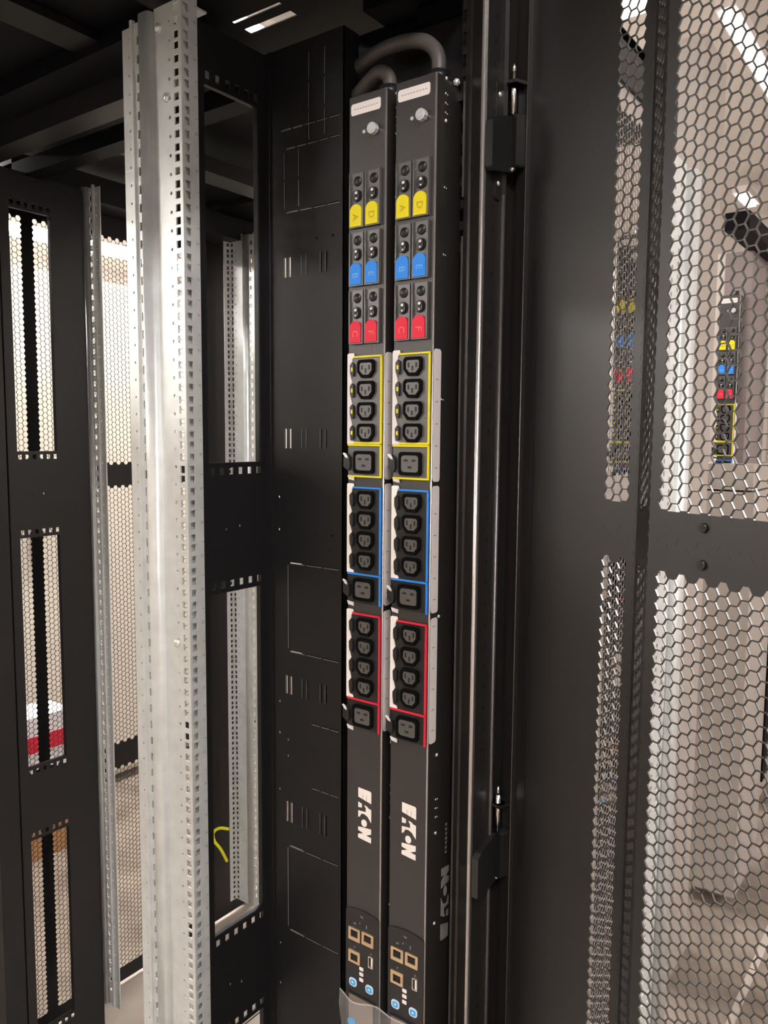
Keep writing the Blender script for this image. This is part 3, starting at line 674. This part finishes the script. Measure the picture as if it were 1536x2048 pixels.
b = MB(); b.tube([(-.6060, .830, 1.842), (-.6065, .831, 1.852), (-.612, .832, 1.862), (-.624, .834, 1.868), (-.640, .838, 1.866), (-.665, .846, 1.859), (-.70, .856, 1.848), (-.75, .862, 1.83)], .0088); b.build('sheath', M['cable'], t); rel(t)

# ------------------------------------------------------------------ the open rear door
AD = math.radians(-24); D = Vector((math.cos(AD), math.sin(AD), 0)); ND = Vector((-D.y, D.x, 0))*-1     # ND faces the camera side
Hh = Vector((-.43, .85, 0))
t = thing('rack_door', 'open black rear door on the right with hexagonal mesh and a solid cross band', 'door', loc=tuple(Hh))
f1 = Fr(Hh, D, (0, 0, 1), ND)
OFF = .036
f2 = Fr(Hh+ND*OFF, D, (0, 0, 1), ND)
UB, UA = .2318, .1835        # main plane start, fold start
A_ = f1(UA, 0); B_ = f2(UB-.0, 0); FD = (B_-A_); FL = FD.length; FD.normalize(); NF = Vector((-FD.y, FD.x, 0))*-1
ff_ = Fr(A_, FD, (0, 0, 1), NF)
UPB = (1.3550, 1.905); LOB = (.15, 1.3015)
TH = .0020
# hinge-side plate with the narrow mesh strip
b = MB(); hexsheet(b, f1, .1450, 3, (UPB, (LOB[0], 1.2995)), TH); frame_rects(b, f1, .006, UA, .06, 1.97, .1450-PC*1.3, .1450+PC*3.3, (UPB, (LOB[0], 1.2995)), TH); b.build('hinge_side_sheet', M['doorblack'], t, m2=M['dooredge'])
# inclined fold with its own perforation
b = MB(); nf = 3; uf = (FL-PC*(nf-1))/2
hexsheet(b, ff_, uf, nf, (UPB, LOB), TH); frame_rects(b, ff_, 0, FL, .06, 1.97, uf-PC*.9, uf+PC*(nf-.1), (UPB, LOB), TH); b.build('perforated_fold', M['doorblack'], t, m2=M['dooredge'])
# main mesh
NC = 24; U0 = .2480
b = MB(); hexsheet(b, f2, U0, NC, (UPB, LOB), TH); frame_rects(b, f2, UB, U0+PC*(NC+2), .06, 1.97, U0-PC*1.3, U0+PC*(NC+.3), (UPB, LOB), TH); b.build('main_mesh_sheet', M['doorblack'], t, m2=M['dooredge'])
for z in (1.3442, 1.3126):
    b = MB(); b.cyl(f2(.2907, z, 0), f2(.2907, z, .0030), .0045, 18, r2=.0040); s_ = b.build('screw', M['hinge'], t)
    b = MB(); b.cyl(f2(.2907, z, .0030), f2(.2907, z, .0032), .0022, 6); b.build('socket', M['dark'], s_)
for z in (1.3610, 1.3040):
    b = MB(); b.dome(ff_(.024, z-.008, .0), NF, .0035, .002, 10); b.build('rivet', M['hinge'], t)
# folded edge channel at the hinge side
b = MB(); b.box((-.0105, .06, -.012), (.0065, 1.97, .0035), f1); b.box((-.0245, .06, -.010), (-.0115, 1.97, .0005), f1); b.box((.0065, .06, -.003), (.0085, 1.97, .0045), f1)
b.build('hinge_channel', M['blackpost'], t)
b = MB(); b.cyl(f1(.0070, .06, .0040), f1(.0070, 1.97, .0040), .0010, 8); b.build('edge_glint', M['glintd'], t)  # added bead, stands for the highlight on the channel corner
b = MB(); b.box((.0185, .90, 0), (.0275, 1.618, .0015), f1); b.build('stiffener', M['hinge'], t)
rel(t)
# hinges
def hinge(zc, label, flip):
    t = thing('door_hinge', label, 'hinge', 'door hinges', tuple(f1(-.02, zc, .01)))
    q = f1.at(0, 0, .004)
    b = MB(); b.cyl(q(-.003, zc+.004, .012), q(-.003, zc+.050, .012), .0034, 14); b.cyl(q(-.003, zc+.050, .012), q(-.003, zc+.060, .012), .0034, 14, r2=.0012); b.build('pin', M['chrome'], t, label='bright steel hinge pin')
    b = MB(); fx = Fr((-.4475, 0, 0), (0, 1, 0), (0, 0, 1), (1, 0, 0)); b.prism([(.790, zc-.062), (.796, zc-.066), (.838, zc-.058), (.844, zc-.054), (.844, zc-.004), (.832, zc+.002), (.812, zc-.004), (.797, zc-.009), (.790, zc-.014)], fx, .000, .0085); b.build('cover', M['hinge'], t)
    b = MB(); b.cyl(q(-.0145, zc-.052, .018), q(-.0145, zc+.002, .018), .0045, 14); b.build('barrel', M['hinge'], t)
    b = MB(); b.cyl(q(-.0128, zc-.045, .0235), q(-.0128, zc-.012, .0235), .0018, 10); b.dome(q(-.0128, zc-.012, .0235), f1.v, .0026, .006, 10); b.build('spring', M['chrome'], t)
    b = MB(); b.prism(rrect(-.0045, zc-.025, .020, .058, .003), q, .000, .014); b.build('knuckle', M['hinge'], t)
    b = MB(); b.box((-.012, zc+.036, .000), (.006, zc+.0395, .018), q); b.cyl(q(-.003, zc+.036, .012), q(-.003, zc+.0395, .012), .0085, 14); b.build('arm', M['hinge'], t)
    b = MB(); b.prism([(-.028, zc+.002), (-.004, zc+.002), (-.004, zc+.040), (-.016, zc+.040), (-.028, zc+.026)], q, -.001, .004); b.build('bracket', M['hinge'], t)
    b = MB(); b.dome(q(-.003, zc-.054, .012), f1.v*-1, .0040, .004, 10); b.build('end_cap', M['chrome'], t)
    rel(t)
    return t
hinge(1.7735, 'upper black door hinge with a bright pin, beside the corner post', False)
hinge(.9370, 'lower black door hinge with a bright pin, beside the corner post', False)
t = thing('hinge_plate', 'narrow black screwed plate behind the upper hinge on the corner post', 'bracket', loc=(-.447, .81, 1.75))
b = MB(); fp = Fr((-.4475, .8215, 0), (0, 1, 0), (0, 0, 1), (1, 0, 0)); b.prism(rrect(-.004, 1.745, .014, .125, .004), fp, 0, .0015); b.build('plate', M['blackpost'], t)
for z in (1.795, 1.700):
    b = MB(); b.dome(fp(-.004, z, .0015), fp.n, .0028, .0016, 10); b.build('screw', M['zinc'], t)
rel(t)

# ------------------------------------------------------------------ perforated front door of the second rack
XD = -1.69
t = thing('rack_door', 'closed black perforated front door at the far side of the rack, bright aisle behind it', 'door', loc=(XD, 1.25, 0))
fd = Fr((XD, 0, 0), (0, 1, 0), (0, 0, 1), (1, 0, 0))
bands = ((1.3425, 1.885), (.634, 1.292), (.045, .582))
b = MB(); tsh = .0014
for (u0, nc, lo, hi) in ((.9400, 3, .860, .9800), (.9990, 4, .9800, 1.09), (1.125, 31, 1.09, 1.64)):
    hexsheet(b, fd, u0, nc, bands, tsh); frame_rects(b, fd, lo, hi, .008, 1.965, u0-PC*1.3, u0+PC*(nc+.3), bands, tsh)
b.build('perforated_sheet', M['black'], t)
b = MB(); b.box((XD-.022, .86, .008), (XD-.0015, .90, 1.965)); b.box((XD-.022, 1.60, .008), (XD-.0015, 1.64, 1.965)); b.build('edge_channel', M['black'], t)
rel(t)
# front door of the nearest rack, solid edge
t = thing('rack_door', 'black front door of the nearest rack, only its dark inner edge at the left border', 'door', loc=(XD, .43, 0))
b = MB(); hexsheet(b, fd, .10, 66, bands, tsh); frame_rects(b, fd, .02, .855, .008, 1.965, .10-PC*1.3, .10+PC*66.3, bands, tsh); b.build('perforated_sheet', M['black'], t); rel(t)
# yellow cable loop
t = thing('yellow_cable', 'small yellow cable loop beside the bright rail low behind the baffle window', 'cable', loc=(-1.66, 1.49, .25))
b = MB(); b.tube([(-1.645, 1.505, .296), (-1.668, 1.49, .298), (-1.682, 1.478, .285), (-1.678, 1.478, .262), (-1.664, 1.49, .235), (-1.650, 1.50, .20)], .0045, 8); b.build('loop', M['tube'], t); rel(t)

# ------------------------------------------------------------------ what shows through the open door
XR = -.445
t = thing('rack_door', 'closed grey mesh rear door of the second rack, seen edge-on through the open door', 'door', loc=(XR, 1.17, 0))
fd = Fr((XR, 0, 0), (0, 1, 0), (0, 0, 1), (1, 0, 0))
b = MB(); bb = ((1.36, 1.90), (.15, 1.30)); hexsheet(b, fd, .965, 41, bb, .0012); frame_rects(b, fd, .915, 1.425, .05, 1.93, .965-PC*1.3, .965+PC*41.3, bb, .0012); b.build('perforated_sheet', M['greymesh'], t); rel(t)
t = thing('mounting_rail', 'bright galvanised rail with round holes seen just inside the edge of the door mesh', 'rail', 'galvanised mounting rails', (-.455, 1.53, .1))
fq = Fr((-.452, 0, 0), (0, 1, 0), (0, 0, 1), (1, 0, 0))
b = MB(); b.plate(fq, 1.455, 1.535, .1, 1.912, .002, [(y, .14+k*.0229+o, .011, .0105, 'o') for y, o in ((1.475, 0), (1.508, .0115)) for k in range(76)]); b.build('web', M['galv'], t)
b = MB(); b.prism([(1.535, -.002), (1.536, .010), (1.545, .016), (1.575, .016), (1.588, .008), (1.590, -.002)], Fr((-.452, 0, 0), (0, 1, 0), (1, 0, 0), (0, 0, 1)), .1, 1.905, smooth=True); b.build('rounded_fold', M['galv'], t); rel(t)
t = thing('cable_tray', 'dark tray edge running above the second rack, seen through the narrow mesh strip', 'tray', loc=(-.46, 1.3, 1.99))
b = MB(); b.box((-.50, .95, 1.965), (-.46, 1.425, 2.0)); b.build('edge', M['roof'], t); rel(t)
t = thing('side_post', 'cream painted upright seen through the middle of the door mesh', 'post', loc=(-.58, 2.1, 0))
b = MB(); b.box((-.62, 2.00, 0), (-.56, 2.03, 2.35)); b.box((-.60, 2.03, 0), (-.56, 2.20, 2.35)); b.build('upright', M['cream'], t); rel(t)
t = thing('rack_frame', 'grey-brown side of a distant rack seen through the right of the door mesh', 'rack', loc=(-.6, 2.6, 0))
b = MB(); b.box((-.62, 2.52, 0), (-.545, 2.75, 1.955)); b.build('side', M['greycab'], t)
b = MB(); b.box((-.56, 2.25, 1.955), (-.50, 2.78, 2.0)); b.build('top_edge', M['roof'], t)
b = MB(); fq = Fr((-.540, 0, 0), (0, 1, 0), (0, 0, 1), (1, 0, 0))
b.plate(fq, 2.755, 2.90, .1, 1.95, .003, [(y, .15+k*.045, .02, .02, 'o') for y in (2.79, 2.84) for k in range(39)]); b.build('perforated_rail', M['greycab'], t)
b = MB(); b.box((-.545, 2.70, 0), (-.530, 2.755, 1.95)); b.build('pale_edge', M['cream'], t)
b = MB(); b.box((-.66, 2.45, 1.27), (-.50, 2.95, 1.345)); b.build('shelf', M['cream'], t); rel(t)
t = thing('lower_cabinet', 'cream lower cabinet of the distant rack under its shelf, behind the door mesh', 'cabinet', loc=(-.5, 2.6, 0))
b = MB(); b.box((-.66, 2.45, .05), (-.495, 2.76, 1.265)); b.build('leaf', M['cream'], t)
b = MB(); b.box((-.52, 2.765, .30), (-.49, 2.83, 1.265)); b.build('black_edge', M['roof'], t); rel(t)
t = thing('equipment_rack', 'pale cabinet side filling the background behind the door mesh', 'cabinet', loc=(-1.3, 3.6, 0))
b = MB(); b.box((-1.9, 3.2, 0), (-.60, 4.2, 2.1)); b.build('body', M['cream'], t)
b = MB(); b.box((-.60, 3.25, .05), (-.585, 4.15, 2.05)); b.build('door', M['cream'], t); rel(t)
